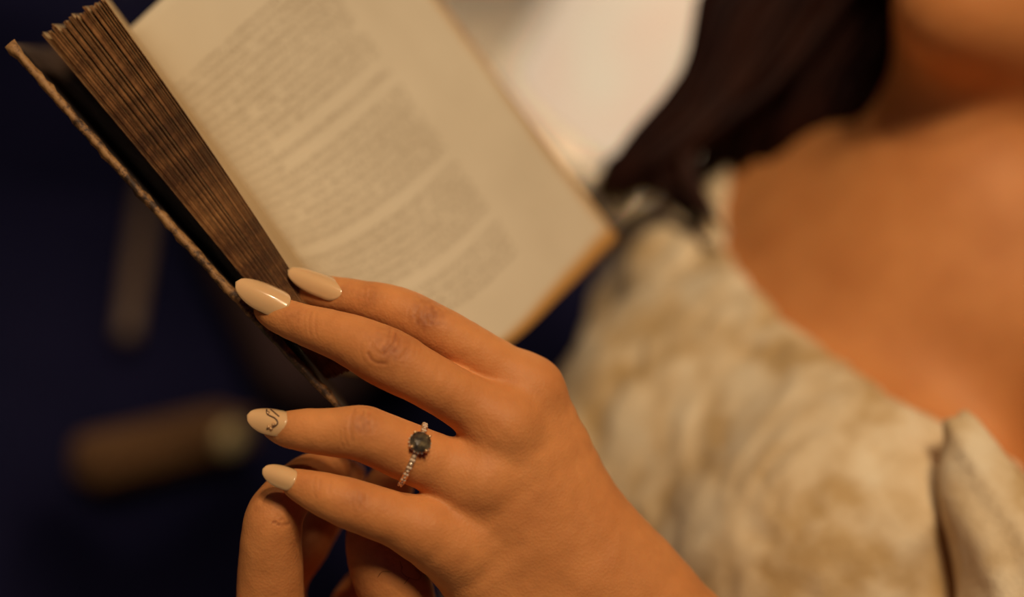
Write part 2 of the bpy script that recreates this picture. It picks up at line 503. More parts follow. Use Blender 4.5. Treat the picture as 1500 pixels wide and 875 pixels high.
def dress_material():
    mt, nt, b = new_mat('cream_brocade')
    L = nt.links.new
    tc = nd(nt, 'ShaderNodeTexCoord')
    wv = nd(nt, 'ShaderNodeTexNoise', i_Scale=28, i_Detail=3); L(tc.outputs['Object'], wv.inputs['Vector'])
    mixv = nd(nt, 'ShaderNodeMix', data_type='RGBA'); mixv.inputs[0].default_value = 0.06
    L(tc.outputs['Object'], mixv.inputs[6]); L(wv.outputs['Color'], mixv.inputs[7])
    vo = nd(nt, 'ShaderNodeTexVoronoi', i_Scale=40.0, feature='SMOOTH_F1'); L(mixv.outputs[2], vo.inputs['Vector'])
    n1 = nd(nt, 'ShaderNodeTexNoise', i_Scale=70, i_Detail=5); L(tc.outputs['Object'], n1.inputs['Vector'])
    ad = nd(nt, 'ShaderNodeMath', operation='MULTIPLY_ADD', i_1=0.7); L(vo.outputs['Distance'], ad.inputs[0])
    m1 = nd(nt, 'ShaderNodeMath', operation='MULTIPLY', i_1=0.6); L(n1.outputs[0], m1.inputs[0]); L(m1.outputs[0], ad.inputs[2])
    L(ramp(nt, ad.outputs[0], [(0.40, (0.76, 0.65, 0.46)), (0.60, (0.69, 0.55, 0.35)), (0.80, (0.52, 0.36, 0.17))]), b.inputs['Base Color'])
    b.inputs['Roughness'].default_value = 0.65; b.inputs['Specular IOR Level'].default_value = 0.25
    b.inputs['Sheen Weight'].default_value = 0.15
    fn = nd(nt, 'ShaderNodeTexNoise', i_Scale=900, i_Detail=2); L(tc.outputs['Object'], fn.inputs['Vector'])
    sm = nd(nt, 'ShaderNodeMath', operation='MULTIPLY_ADD', i_1=-1.0); L(ad.outputs[0], sm.inputs[0])
    m2 = nd(nt, 'ShaderNodeMath', operation='MULTIPLY', i_1=0.15); L(fn.outputs[0], m2.inputs[0]); L(m2.outputs[0], sm.inputs[2])
    bp = nd(nt, 'ShaderNodeBump', i_Strength=0.55, i_Distance=0.004); L(sm.outputs[0], bp.inputs['Height']); L(bp.outputs[0], b.inputs['Normal'])
    return mt
def shade_material():
    mt, nt, b = new_mat('lit_lamp_shade')
    tc = nd(nt, 'ShaderNodeTexCoord')
    n1 = nd(nt, 'ShaderNodeTexNoise', i_Scale=11, i_Detail=3); nt.links.new(tc.outputs['Object'], n1.inputs['Vector'])
    c = ramp(nt, n1.outputs[0], [(0.35, (1.0, 0.70, 0.49)), (0.65, (0.95, 0.83, 0.58))])
    b.inputs['Base Color'].default_value = (0.8, 0.7, 0.55, 1)
    nt.links.new(c, b.inputs['Emission Color']); b.inputs['Emission Strength'].default_value = 0.53
    b.inputs['Roughness'].default_value = 0.9
    return mt
M['leaf_edge'] = leaf_edge_material(); M['cover_edge'] = cover_edge_material()
M['print'] = print_material(); M['dress'] = dress_material(); M['shade'] = shade_material()
M['cover_inner'] = noise_mat('cover_lining', [(0.3, (0.045, 0.028, 0.022)), (0.7, (0.085, 0.052, 0.036))], 60, 6, 0.7, spec=0.2)
M['leather'] = noise_mat('dark_book_leather', [(0.3, (0.022, 0.012, 0.010)), (0.7, (0.05, 0.028, 0.018))], 80, 6, 0.6, bump=0.4, bscale=600)

# ------------------------------------------------------------------ room
def slab(name, c, size, mat):
    v, f = rbox(c, size, r=0.005, seg=1)
    return struct(obj(name, v, f, mat, smooth=False))
slab('floor', (0, 1.0, -0.03), (4.4, 5.0, 0.06), M['floor'])
slab('wall_back', (0, 2.15, 1.3), (4.4, 0.1, 2.6), M['wall'])
slab('wall_left', (-2.25, 0.65, 1.3), (0.1, 2.9, 2.6), M['wall'])

# ------------------------------------------------------------------ sofa
HIP = np.array([0.165, 0.43])
AX = np.array([-0.64, 0.77, 0]); AX /= np.linalg.norm(AX)
GX = np.array([-AX[1], AX[0], 0])            # the way the sofa faces
def S(a, g, z): return np.array([HIP[0], HIP[1], 0]) + AX * a + GX * g + np.array([0, 0, z])
SA = np.stack([AX, GX, [0, 0, 1.0]])
sofa = empty('sofa', S(0.15, 0.0, 0))
tag(sofa, 'dark navy velvet sofa with a low backrest, woman sitting on it', 'sofa')
def part(name, c, size, mat, parent, r=0.03, puff=0.0, ax=SA, seg=3):
    v, f = rbox(c, size, ax, r, seg, puff)
    return obj(name, v, f, mat, parent)
part('seat_base', S(0.18, 0.08, 0.215), (1.62, 0.72, 0.19), M['velvet'], sofa, 0.03)
for k, a in enumerate((-0.22, 0.57)):
    part('seat_cushion', S(a, 0.10, 0.375), (0.78, 0.70, 0.13), M['velvet'], sofa, 0.045, 0.012)
part('backrest', S(0.18, -0.33, 0.465), (1.62, 0.14, 0.37), M['velvet'], sofa, 0.05)
for sx in (-0.56, 0.92):
    for sy in (-0.2, 0.36):
        v, f = lathe([(0.016, 0), (0.024, 0.06), (0.026, 0.125)], S(sx, sy, 0), n=16)
        obj('leg', v, f, M['dark_wood'], sofa)

# ------------------------------------------------------------------ table lamp on a low side table behind the sofa
LX = np.array([0.02, 1.60, 0.0])
tbl = empty('side_table', LX + [0.03, 0.08, 0])
tag(tbl, 'dark wooden side table behind the sofa carrying the lit lamp', 'table')
v, f = lathe([(0.0, 0.385), (0.205, 0.385), (0.215, 0.392), (0.215, 0.402), (0.205, 0.41), (0.0, 0.41)], LX + [0.03, 0.08, 0], n=40)
obj('table_top', v, f, M['dark_wood'], tbl)
for k in range(3):
    a = 2 * math.pi * k / 3 + 0.4
    v, f = tube([LX + [0.03 + 0.17 * math.cos(a), 0.08 + 0.17 * math.sin(a), 0.0], LX + [0.03 + 0.12 * math.cos(a), 0.08 + 0.12 * math.sin(a), 0.39]], [0.012, 0.018], 12)
    obj('leg', v, f, M['dark_wood'], tbl)
LB = LX + [0.03, 0.08, 0.41]
lamp = empty('table_lamp', LB)
tag(lamp, 'glowing cream fabric table lamp on the side table behind the sofa', 'lamp')
v, f = lathe([(0.0, 0), (0.07, 0), (0.07, 0.012), (0.03, 0.022), (0.045, 0.06), (0.05, 0.09), (0.03, 0.14), (0.012, 0.16), (0.012, 0.24), (0, 0.24)], LB, n=28)
obj('lamp_base', v, f, M['ceramic'], lamp)
prof = [(0.185, 0.165), (0.172, 0.30), (0.155, 0.46), (0.153, 0.46), (0.170, 0.30), (0.183, 0.165), (0.185, 0.165)]
v, f = lathe(prof, LB, n=96, closed=True)
ctr = LB[:2]
ang = np.arctan2(v[:, 1] - ctr[1], v[:, 0] - ctr[0])
v[:, :2] += (v[:, :2] - ctr) * (0.012 * np.sin(ang * 24))[:, None]
obj('lamp_shade', v, f, M['shade'], lamp)
v, f = lathe([(0.0, 0.235), (0.014, 0.235), (0.03, 0.27), (0.026, 0.30), (0.0, 0.315)], LB, n=20)
bulb = obj('bulb', v, f, M['shade'], lamp)
ld = bpy.data.lights.new('table_lamp_light', 'POINT'); ld.energy = 68; ld.color = (1, 0.80, 0.58); ld.shadow_soft_size = 0.03
lo = bpy.data.objects.new('table_lamp_light', ld); COL.objects.link(lo); lo.location = LB + [0, 0, 0.36]

# dark cabinet against the wall
cab = empty('cabinet', (-1.35, 1.9, 0))
tag(cab, 'tall dark wooden cabinet standing against the back wall', 'cabinet')
I3 = np.eye(3)
part('body', (-1.35, 1.92, 0.95), (1.6, 0.34, 1.9), M['dark_wood'], cab, 0.01, ax=I3, seg=1)
for k in range(3):
    dr = part('door', (-1.35 + (k - 1) * 0.53, 1.742, 0.98), (0.515, 0.022, 1.76), M['dark_wood'], cab, 0.006, ax=I3, seg=1)
    part('door_panel', (-1.35 + (k - 1) * 0.53, 1.731, 0.98), (0.39, 0.012, 1.6), M['dark_wood'], dr, 0.005, ax=I3, seg=1)
    v, f = lathe([(0.0, 0), (0.006, 0), (0.006, 0.015), (0.014, 0.022), (0.012, 0.032), (0, 0.034)], (-1.35 + (k - 1) * 0.53 + 0.225, 1.73, 0.95), (0, -1, 0), 16)
    obj('knob', v, f, M['brass'], dr)

# ------------------------------------------------------------------ book
# fore edge of the near half lies in the focus; gutter ~11 cm behind it
DF = 0.4455
def lerp(a, b, t): return np.asarray(a) * (1 - t) + np.asarray(b) * t
book = empty('book', W(P(520, 590, 0.47)))
tag(book, 'old open book with brown worn leather cover held between both hands', 'book')
# photo directions of the fore edge (top end, bottom end), across the thickness of the near half
TOPL, TOPR = np.array([62., 52.]), np.array([158., 2.])
BOTL, BOTR = np.array([478., 556.]), np.array([517., 540.])
GT, GB = np.array([128., 40.]), np.array([470., 470.])     # gutter line, seen behind the block
DG = 0.552
def fore(t, s):     # t across the block 0 (cover side) .. 1 (open side), s along 0 top .. 1 bottom
    q = lerp(lerp(TOPL, TOPR, t), lerp(BOTL, BOTR, t), s)
    # the block bellies slightly to the open side in the middle of its length
    q = q + np.array([0.8, -0.55]) * 6.0 * math.sin(math.pi * s) * (0.3 + 0.7 * t)
    return P(q[0], q[1], DF)
def gut(t, s):
    q = lerp(GT, GB, s) + np.array([0.85, -0.5]) * (t - 0.5) * 60
    return P(q[0], q[1], DG)
edges = [0.0, 0.035, 0.08, 0.17, 0.245, 0.31, 0.42, 0.50, 0.56, 0.66, 0.74, 0.81, 0.88, 0.925, 0.96, 1.0]
NS, NW = 14, 7
for k in range(len(edges) - 1):
    mb = MB(); t0, t1 = edges[k] + 0.006, edges[k + 1] - 0.009
    nl = max(2, int(round((t1 - t0) / 0.0135)))
    base_top = rng.uniform(-0.006, 0.010) + 0.028 * max(0, 0.55 - t0) * (k % 3 == 1) - 0.02 * t0
    for j in range(nl):
        t = t0 + (t1 - t0) * (j + 0.5) / nl + rng.uniform(-0.0015, 0.0015)
        st = base_top + rng.uniform(-0.005, 0.007); sb = 1.0 + rng.uniform(-0.004, 0.004)
        dd = rng.uniform(-0.0006, 0.0008)
        splay = (rng.normal(0, 0.006) if j in (0, nl - 1) else rng.normal(0, 0.002))
        th = 0.33 * (t1 - t0) / nl * 0.024 * 1.25
        rows = []
        for i in range(NS + 1):
            s_ = st + (sb - st) * i / NS
            tt = t + splay * max(0, 1 - 3.0 * i / NS) ** 1.5 + (0.5 * (t0 + t1) - t) * 0.16 * (1 - i / NS) * (1 if k % 2 else 0.3)
            a = fore(tt, s_); g = gut(tt, s_); a = a + np.array([0, 0, dd * (1 - 0.8 * i / NS)])
            acr = fore(tt + 0.01, s_) - fore(tt - 0.01, s_); acr /= np.linalg.norm(acr)
            bow = np.array([0.86, 0.5, 0]) * 0.004 * (tt - 0.2)
            line = []
            for w in np.linspace(0, 1, NW):
                line.append((lerp(a, g, w) + bow * math.sin(math.pi * w), acr))
            rows.append(line)
        vs = []; 
        for sgn in (-1, 1):
            for line in rows:
                for (p_, ac) in line: vs.append(p_ + ac * th * sgn)
        n1 = (NS + 1) * NW; fs = []; mi = []
        for i in range(NS):
            for w in range(NW - 1):
                a0 = i * NW + w; q = (a0, a0 + 1, a0 + NW + 1, a0 + NW)
                fs += [q, tuple(x + n1 for x in q[::-1])]; mi += [0, 0]
            a0 = i * NW; fs.append((a0, a0 + NW, a0 + NW + n1, a0 + n1)); mi.append(1)
        for w in range(NW - 1):
            fs.append((w, w + n1, w + 1 + n1, w + 1)); mi.append(1)
            a0 = NS * NW + w; fs.append((a0, a0 + 1, a0 + 1 + n1, a0 + n1)); mi.append(1)
        for q, mm in zip(fs, mi): pass
        mb.v.append(W(np.array(vs))); mb.f += [tuple(x + mb.n for x in q) for q in fs]; mb.mi += mi; mb.n += len(vs)
    mb.build('page_section', [M['leaf_face'], M['leaf_edge']], book, smooth=False)

# front cover board: a bent plate with a worn rolled fore edge
CT, CB = np.array([17., 60.]), np.array([528., 622.])
def board(tt, w, off):
    """tt along the fore edge, w 0 fore edge .. 1 spine, off thickness offset in metres (to the outside)"""
    q = lerp(CT, CB, tt) + np.array([0.74, -0.67]) * (-5.0 * math.sin(math.pi * tt))
    a = P(q[0], q[1], 0.4395)
    g = lerp(P(58, 70, 0.556), P(470, 540, 0.556), tt)
    acr = P(q[0] - 7.4, q[1] + 6.7, 0.4395) - a; acr /= np.linalg.norm(acr)
    return lerp(a, g, w) + acr * off
nt_, nw_ = 60, 14
ring_w = [(0.03, 0.0), (0.012, -0.0003), (0.002, 0.0002), (-0.003, 0.0011), (0.002, 0.0021), (0.012, 0.0025), (0.03, 0.0024)]
vs = []; 
cols = [(1.0 - i * 0.97 / 8, 0.0) for i in range(8)] + ring_w + [(0.03 + (i + 1) * 0.97 / 8, 0.0024) for i in range(8)]
jit = rng.normal(0, 1, (nt_ + 1, len(cols)))
wear = []
for i in range(nt_ + 1):
    tt = i / nt_
    for c_, (w, off) in enumerate(cols):
        bulge = 0.0
        if w < 0.035:
            bulge = 0.00022 * jit[i, c_] + 0.0007 * math.exp(-(tt / 0.025) ** 2) * (1 if off > 0.001 else -0.6)
        vs.append(board(tt, w, off + bulge))
        wear.append((0.55 if abs(w) < 0.015 else (0.34 if w < 0.035 else 0)) * (1.0 - 0.30 * tt - 0.25 * max(0, tt - 0.3) + 0.12 * math.exp(-(tt / 0.03) ** 2)))
n_c = len(cols); fs = []; mi = []
for i in range(nt_):
    for c_ in range(n_c - 1):
        a0 = i * n_c + c_
        fs.append((a0, a0 + n_c, a0 + n_c + 1, a0 + 1))
        mi.append(0 if c_ < 7 else (1 if c_ < 14 else 2))
fs.append(tuple(range(n_c))); mi.append(1)
fs.append(tuple(range(nt_ * n_c, nt_ * n_c + n_c))[::-1]); mi.append(1)
fc = obj('front_cover', W(np.array(vs)), fs, [M['cover_inner'], M['cover_edge'], M['leather']], book, True, None, mi)
at = fc.data.attributes.new('wear', 'FLOAT', 'POINT'); at.data.foreach_set('value', np.array(wear, np.float32))

# the open printed page, opposite: bellies up out of the gutter, then runs away from the camera
top_c = spline([[128, 42, .552], [150, 60, .515], [185, 45, .498], [235, 0, .497], [325, -78, .506], [425, -145, .530], [503, -190, .562]], 40)
bot_c = spline([[470, 470, .552], [496, 535, .515], [555, 548, .500], [640, 548, .502], [742, 508, .518], [830, 426, .545], [906, 349, .578]], 40)
NV = 40
def page_grid(off=0.0, shrink=0.0):
    vs = []; uv = []
    for j in range(NV + 1):
        s_ = shrink + (1 - 2 * shrink) * j / NV
        for i in range(40):
            ii = i * (1 - shrink * 0.6)
            i0 = int(ii); ff = ii - i0; i1 = min(i0 + 1, 39)
            a = lerp(top_c[i0], top_c[i1], ff); b_ = lerp(bot_c[i0], bot_c[i1], ff)
            q = lerp(a, b_, s_)
            # right edge keeps straight; page sags gently
            d = q[2] + off * (1 if i > 3 else i / 3.0) + 0.004 * math.sin(math.pi * s_) * math.sin(math.pi * i / 39)
            p_ = P(q[0], q[1], q[2]); p_ = p_ * (d / q[2]) if off == 0 else p_ + np.array([-0.35 * off, -0.15 * off, d - q[2]])
            vs.append(p_); uv.append((i / 39, j / NV + 0.06 * (i / 39) - 0.03))
    fs = [(j * 40 + i, j * 40 + i + 1, (j + 1) * 40 + i + 1, (j + 1) * 40 + i) for j in range(NV) for i in range(39)]
    return np.array(vs), fs, uv
def sheet(name, off, shrink, mats, th, uvm=True):
    v, f, uv = page_grid(off, shrink)
    v2 = v + np.array([0, 0, th]); n = len(v)
    fs = list(f) + [tuple(x + n for x in q[::-1]) for q in f]
    mi = [0] * len(f) + [1] * len(f)
    loop = [i for i in range(40)] + [j * 40 + 39 for j in range(1, NV + 1)] + [NV * 40 + i for i in range(38, -1, -1)] + [j * 40 for j in range(NV - 1, 0, -1)]
    for a, b_ in zip(loop, loop[1:] + loop[:1]):
        fs.append((b_, a, a + n, b_ + n)); mi.append(1)
    return obj(name, W(np.vstack([v, v2])), fs, mats, book, True, None, mi, uv + uv)
pg = sheet('printed_page', 0.0, 0.0, [M['print'], M['leaf_face']], 0.00025)
pg['label'] = 'cream page with printed text lines'
for k in range(7):
    sheet('page_section', 0.0016 + 0.0016 * k, 0.006, [M['leaf_face'], M['leaf_edge']], 0.0012)
sheet('back_cover', 0.0145, 0.002, [M['cover_inner'], M['leather']], 0.0025)
sp = []
for j in range(21):
    s_ = j / 20
    a = lerp(P(58, 70, 0.5575), P(470, 540, 0.5575), s_); b_ = lerp(P(135, 45, 0.5685), P(480, 475, 0.5685), s_)
    for i in range(9):
        x = i / 8
        sp.append(lerp(a, b_, x) + np.array([0, 0, 0.008 * math.sin(math.pi * x)]))
spv = np.array(sp); fs = [(j * 9 + i, j * 9 + i + 1, j * 9 + i + 10, j * 9 + i + 9) for j in range(20) for i in range(8)]
n = len(spv); fs2 = fs + [tuple(x + n for x in q[::-1]) for q in fs]
obj('spine', W(np.vstack([spv, spv + [0, 0, 0.002]])), fs2, M['leather'], book)

# ------------------------------------------------------------------ the woman
MM = 0.001
def C3(x, y, d, rpx):                      # pixel, distance, radius in pixels -> centre, radius in metres
    return P(x, y, d), rpx * d / FPX
def chain(pts, per=4):
    q = spline([np.append(*C3(*p_)) for p_ in pts], (len(pts) - 1) * per + 1)
    return [cone(q[i][:3], q[i + 1][:3], q[i][3], q[i + 1][3]) for i in range(len(q) - 1)]
def put_chain(grid, F, pts, k):
    Fc_ = grid.field()
    for p_ in chain(pts, 2): grid.put(Fc_, p_, 0.001, k)
    return smin(F, Fc_, k)

# --- left hand (ring hand): x, y, distance, radius(px)
FING = {
 'index':  [(448, 428, .4500, 20), (478, 431, .4475, 26), (530, 441, .4440, 29.5), (580, 455, .4415, 34), (634, 481, .4395, 36), (690, 514, .4415, 38), (735, 545, .4445, 41), (775, 574, .4465, 43)],
 'middle': [(391, 455, .4385, 19), (412, 463, .4365, 26.5), (455, 479, .4335, 31), (510, 497, .4300, 37.5), (564, 523, .4275, 43.5), (620, 553, .4290, 41), (680, 588, .4330, 42), (738, 626, .4370, 46)],
 'ring':   [(398, 625, .4275, 17), (418, 629, .4265, 25), (452, 631, .4255, 31.5), (490, 633, .4245, 35.5), (527, 635, .4240, 39.5), (566, 649, .4265, 41), (606, 666, .4300, 42.5), (660, 688, .4340, 44), (706, 706, .4360, 46)],
 'pinky':  [(424, 704, .4265, 15), (441, 712, .4255, 23), (470, 723, .4245, 30), (498, 733, .4240, 34), (526, 743, .4245, 37), (575, 760, .4270, 39), (625, 779, .4310, 42), (678, 804, .4360, 47)],
}
META = [
 [(775, 574, .4465, 43), (811, 660, .4490, 50), (843, 730, .4510, 55), (884, 785, .4530, 55), (929, 837, .4560, 60), (992, 930, .4600, 76), (1090, 1030, .462, 92)],
 [(738, 626, .4370, 47), (800, 745, .4440, 58), (930, 905, .4545, 80), (1040, 1040, .460, 90)],
 [(706, 706, .4360, 47), (765, 800, .4430, 58), (895, 945, .4545, 78), (1000, 1060, .460, 88)],
 [(622, 777, .4310, 42), (675, 812, .4390, 52), (742, 882, .4460, 62), (850, 985, .4540, 74), (980, 1090, .460, 80)],
 # palm filling on the far side
 [(770, 640, .4560, 60), (820, 760, .4620, 70), (920, 900, .4640, 80)],
 [(690, 800, .4480, 50), (790, 890, .4600, 70)],
]
THUMB = [(880, 800, .474, 62), (810, 690, .487, 52), (740, 620, .495, 42), (690, 575, .497, 38), (630, 540, .496, 32)]
lo_ = np.array([-0.090, -0.148, 0.408]); hi_ = np.array([0.092, 0.016, 0.508])
G = Grid(lo_, hi_, 0.00046)
palm = G.field()
for ch in META: palm = put_chain(G, palm, ch, 0.0095)
EL = np.array([.178, -.275, .452]); WB = P(1034, 1062, .461); FA1 = lerp(EL, WB, .4)
FAC = cone(FA1, WB, .034, .0275)
G.put(palm, FAC, 0.012)
for kx, ky, kd, kr in ((778, 572, .4455, 43), (736, 624, .4348, 44), (703, 702, .4338, 43), (668, 798, .4350, 40)):
    c_, r_ = C3(kx, ky, kd, kr); G.put(palm, cone(c_, c_ + 1e-5, r_, r_), 0.005)
hand = palm.copy()
for nm, pts in FING.items():
    Fg = G.field()
    for p_ in chain(pts): G.put(Fg, p_, 0.0006, 0.008)
    hand = smin(hand, smin(palm, Fg, 0.0058), 0.0012)
Fg = G.field()
for p_ in chain(THUMB): G.put(Fg, p_, 0.0006, 0.008)
hand = np.minimum(hand, smin(palm, Fg, 0.010))
# forearm cut: plane through the wrist, well outside the picture
WC, _ = C3(970, 990, .457, 1); ARMD = P(1090, 1120, .46) - P(930, 930, .455); ARMD /= np.linalg.norm(ARMD)
Xf = G.full()
cut = (Xf[0] - WC[0]) * ARMD[0] + (Xf[1] - WC[1]) * ARMD[1] + (Xf[2] - WC[2]) * ARMD[2]
hand = np.maximum(hand, cut.astype(np.float32))
HV, HF = G.mesh(hand, 5)
del palm, hand, Fg, cut

# creases and knuckle pigment on the left hand (positions along the real skin, from the photo)
def seg_dist(px, poly):
    best = np.full(len(px), 1e9)
    for a, b_ in zip(poly[:-1], poly[1:]):
        a = np.array(a, float); b_ = np.array(b_, float); ab = b_ - a
        h = np.clip(((px - a) @ ab) / (ab @ ab), 0, 1)
        best = np.minimum(best, np.linalg.norm(px - a - h[:, None] * ab, axis=1))
    return best
def to_px(V): return np.stack([750 + FPX * V[:, 0] / V[:, 2], 437.5 - FPX * V[:, 1] / V[:, 2]], 1)
CREASE = [  # polyline (px), depth mm, half width px
 # middle finger, second knuckle: curved folds
 ([(571, 485), (569, 495), (565, 504)], .22, 1.8), ([(580, 489), (577, 501), (571, 511), (562, 520)], .30, 1.8),
 ([(586, 497), (585, 508), (578, 515)], .20, 1.8), ([(596, 511), (592, 519), (586, 526)], .15, 1.7),
 ([(547, 509), (552, 516), (560, 519)], .14, 1.7), ([(539, 518), (544, 527), (552, 532), (564, 533)], .28, 2.4),
 ([(545, 502), (541, 512)], .12, 1.8), ([(602, 500), (600, 514), (594, 524)], .10, 1.8),
 ([(530, 500), (528, 516), (533, 530)], .08, 2), ([(610, 508), (607, 522)], .08, 2),
 # middle finger, end joint: fine lines
 ([(448, 455), (444, 470), (446, 486)], .08, 2), ([(456, 457), (452, 473), (454, 490)], .10, 2), ([(464, 460), (461, 476), (463, 492)], .08, 2),
 # index, second knuckle
 ([(613, 450), (608, 462), (612, 474)], .20, 2.2), ([(625, 452), (622, 464), (626, 474)], .22, 2.2), ([(638, 457), (637, 468), (632, 475)], .20, 2.2), ([(600, 455), (597, 468)], .12, 2.2),
 ([(534, 424), (532, 436)], .10, 2), ([(542, 426), (540, 440)], .10, 2),
 # ring finger, second knuckle
 ([(533, 603), (530, 617), (532, 634)], .20, 2.0), ([(520, 600), (514, 614), (513, 630), (516, 645)], .18, 2.2), ([(543, 606), (542, 620), (546, 636)], .14, 2.0),
 ([(504, 629), (505, 642), (510, 655)], .14, 1.6), ([(498, 632), (499, 645), (504, 657)], .10, 1.5), ([(525, 612), (538, 618)], .08, 1.6),
 # little finger, second knuckle
 ([(526, 722), (524, 734), (528, 746)], .18, 1.8), ([(518, 722), (515, 735), (518, 748)], .12, 1.8), ([(536, 726), (535, 738)], .10, 1.8),
 ([(462, 700), (459, 714), (463, 730)], .08, 1.8), ([(470, 703), (468, 718)], .08, 1.8), ([(486, 706), (482, 722)], .07, 1.8),
]
PIG = [(571, 509, 30, .75), (624, 463, 27, .85), (530, 622, 26, .60), (524, 735, 22, .45), (430, 463, 22, .40), (540, 434, 20, .5), (452, 480, 22, .2),
       (412, 632, 24, .35), (436, 712, 22, .30), (505, 430, 18, .35)]
def decorate(V, F, creases, pig_shade):
    N = vnormals(V, F)
    px = to_px(V)
    front = N[:, 2] < -0.15
    dsp = np.zeros(len(V)); tint = np.zeros(len(V))
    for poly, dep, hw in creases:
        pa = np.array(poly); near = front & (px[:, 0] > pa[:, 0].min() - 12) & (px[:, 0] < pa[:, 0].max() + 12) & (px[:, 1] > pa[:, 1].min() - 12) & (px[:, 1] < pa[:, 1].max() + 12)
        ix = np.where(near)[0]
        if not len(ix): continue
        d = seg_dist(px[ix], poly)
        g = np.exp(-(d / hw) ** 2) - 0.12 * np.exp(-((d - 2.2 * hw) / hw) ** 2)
        dsp[ix] -= g * dep * 1.0 * MM; tint[ix] = np.maximum(tint[ix], np.exp(-(d / hw) ** 2) * min(1, dep * 2.4))  # tint also darkens the fold lines: shade painted into the grooves
    for x, y, r, w in pig_shade:
        d2 = ((px[:, 0] - x) ** 2 + (px[:, 1] - y) ** 2) / (r * r)
        tint = np.maximum(tint, np.where(front, w * np.exp(-d2) * (0.75 + 0.35 * vnoise(V, 900, 3)), 0))
    # broad soft relief of real skin
    tint = np.clip(tint + 0.07 + 0.07 * vnoise(V, 120, 12) + 0.06 * vnoise(V, 420, 13), 0, 1)
    dsp += 0.00010 * vnoise(V, 300, 5) + 0.00028 * vnoise(V, 90, 6)
    return V + N * dsp[:, None], tint
HV, HT = decorate(HV, HF, CREASE, PIG)

# --- right hand, cupping the bottom of the book from below
RF = {
 'index':  [(398, 1010, .452, 52), (396, 900, .447, 49), (397, 830, .443, 47), (398, 785, .439, 44), (404, 752, .438, 41), (426, 722, .443, 36), (455, 696, .451, 31), (486, 688, .461, 27)],
 'middle': [(430, 1000, .475, 45), (412, 868, .474, 36), (448, 800, .474, 34), (476, 752, .478, 31), (508, 700, .486, 28)],
 'ring':   [(520, 1000, .480, 42), (512, 905, .482, 36), (558, 838, .486, 33), (600, 780, .49, 29)],
 'thumb':  [(600, 1010, .462, 66), (586, 890, .452, 54), (568, 832, .449, 54), (556, 790, .452, 48), (560, 745, .462, 40), (575, 700, .470, 32)],
}
RPALM = [[(398, 1010, .455, 55), (480, 1080, .470, 90)], [(600, 1010, .464, 66), (500, 1090, .475, 90)], [(520, 1000, .48, 60), (490, 1120, .485, 95)], [(480, 1080, .47, 90), (500, 1200, .50, 100)]]
G2 = Grid([-0.094, -0.155, 0.418], [-0.018, -0.045, 0.515], 0.0008)
palm = G2.field()
for ch in RPALM: palm = put_chain(G2, palm, ch, 0.012)
ER = np.array([-.005, -.205, .665]); WR = P(500, 1190, .495)
RAC = [cone(lerp(ER, WR, .35), WR, .034, .026), cone(WR, P(500, 1120, .485), .026, .024)]
for p_ in RAC: G2.put(palm, p_, .012)
hand = palm.copy()
for nm, pts in RF.items():
    Fg = G2.field()
    for p_ in chain(pts): G2.put(Fg, p_, 0.0006, 0.008)
    hand = np.minimum(hand, smin(palm, Fg, 0.007))
Xf = G2.full()
RWC = P(500, 1170, .49)
RARM = np.array([0.035, -0.055, 0.2]); RARM /= np.linalg.norm(RARM)
hand = np.maximum(hand, (-(Xf[1] + 0.148) + 0 * Xf[0] + 0 * Xf[2]).astype(np.float32))
RV, RFc = G2.mesh(hand, 3)
RCREASE = [([(400, 764), (412, 770), (424, 768)], .3, 2.2), ([(404, 758), (416, 762)], .15, 2), ([(556, 800), (575, 803), (592, 812)], .22, 2.0), ([(552, 808), (572, 812), (590, 822)], .12, 2.0), ([(560, 793), (580, 797)], .15, 1.8)]
RV, RT_ = decorate(RV, RFc, RCREASE, [(380, 745, 30, .35), (440, 690, 30, .5), (408, 868, 26, .25), (575, 800, 30, .35), (460, 790, 40, .6), (520, 860, 40, .5)])  # last two spots put the shade on the fingers behind into the tint
del palm, hand, Fg

# --- torso, arms, head (body frame: u up the spine, l to her right, f the way the chest faces)
bu = np.array([.48, .877, 0.0]); bu /= np.linalg.norm(bu)
bl = np.array([-.55, .30, .78]); bl -= bu * (bl @ bu); bl /= np.linalg.norm(bl)
bf = np.array([-.685, .374, -.626]); bf -= bu * (bf @ bu) + bl * (bf @ bl); bf /= np.linalg.norm(bf)
BO = P(1345, 265, .585)
BA = np.stack([bl, bu, bf])
def B(l, u, f): return BO + (np.array([l, u, f]) * MM) @ BA
def bell(l, u, f, rl, ru, rf): return ell(B(l, u, f), BA, np.array([rl, ru, rf]) * MM)
def bcone(a, b_, ra, rb): return cone(B(*a), B(*b_), ra * MM, rb * MM)
TORSO = [
 (bell(22, -110, -68, 106, 165, 84), .02), (bell(6, -300, -70, 106, 190, 82), .05),
 (bcone((-20, -25, -55), (-128, -48, -58), 50, 44), .035), (bcone((20, -25, -55), (132, -40, -62), 50, 42), .035),
 (bell(-46, -150, -8, 52, 62, 50), .035), (bell(66, -145, -14, 56, 60, 46), .035),
]
UPPER = [
 (bcone((0, -15, -52), (2, 90, -8), 50, 47), .03),
 (bcone((-14, -6, -10), (-118, 16, -38), 7, 6), .022), (bcone((14, -6, -10), (118, 18, -40), 7, 6), .022),
 (bcone((-12, 0, -12), (-44, 100, -42), 8, 10), .018), (bcone((12, 0, -12), (46, 100, -42), 8, 10), .018),
]
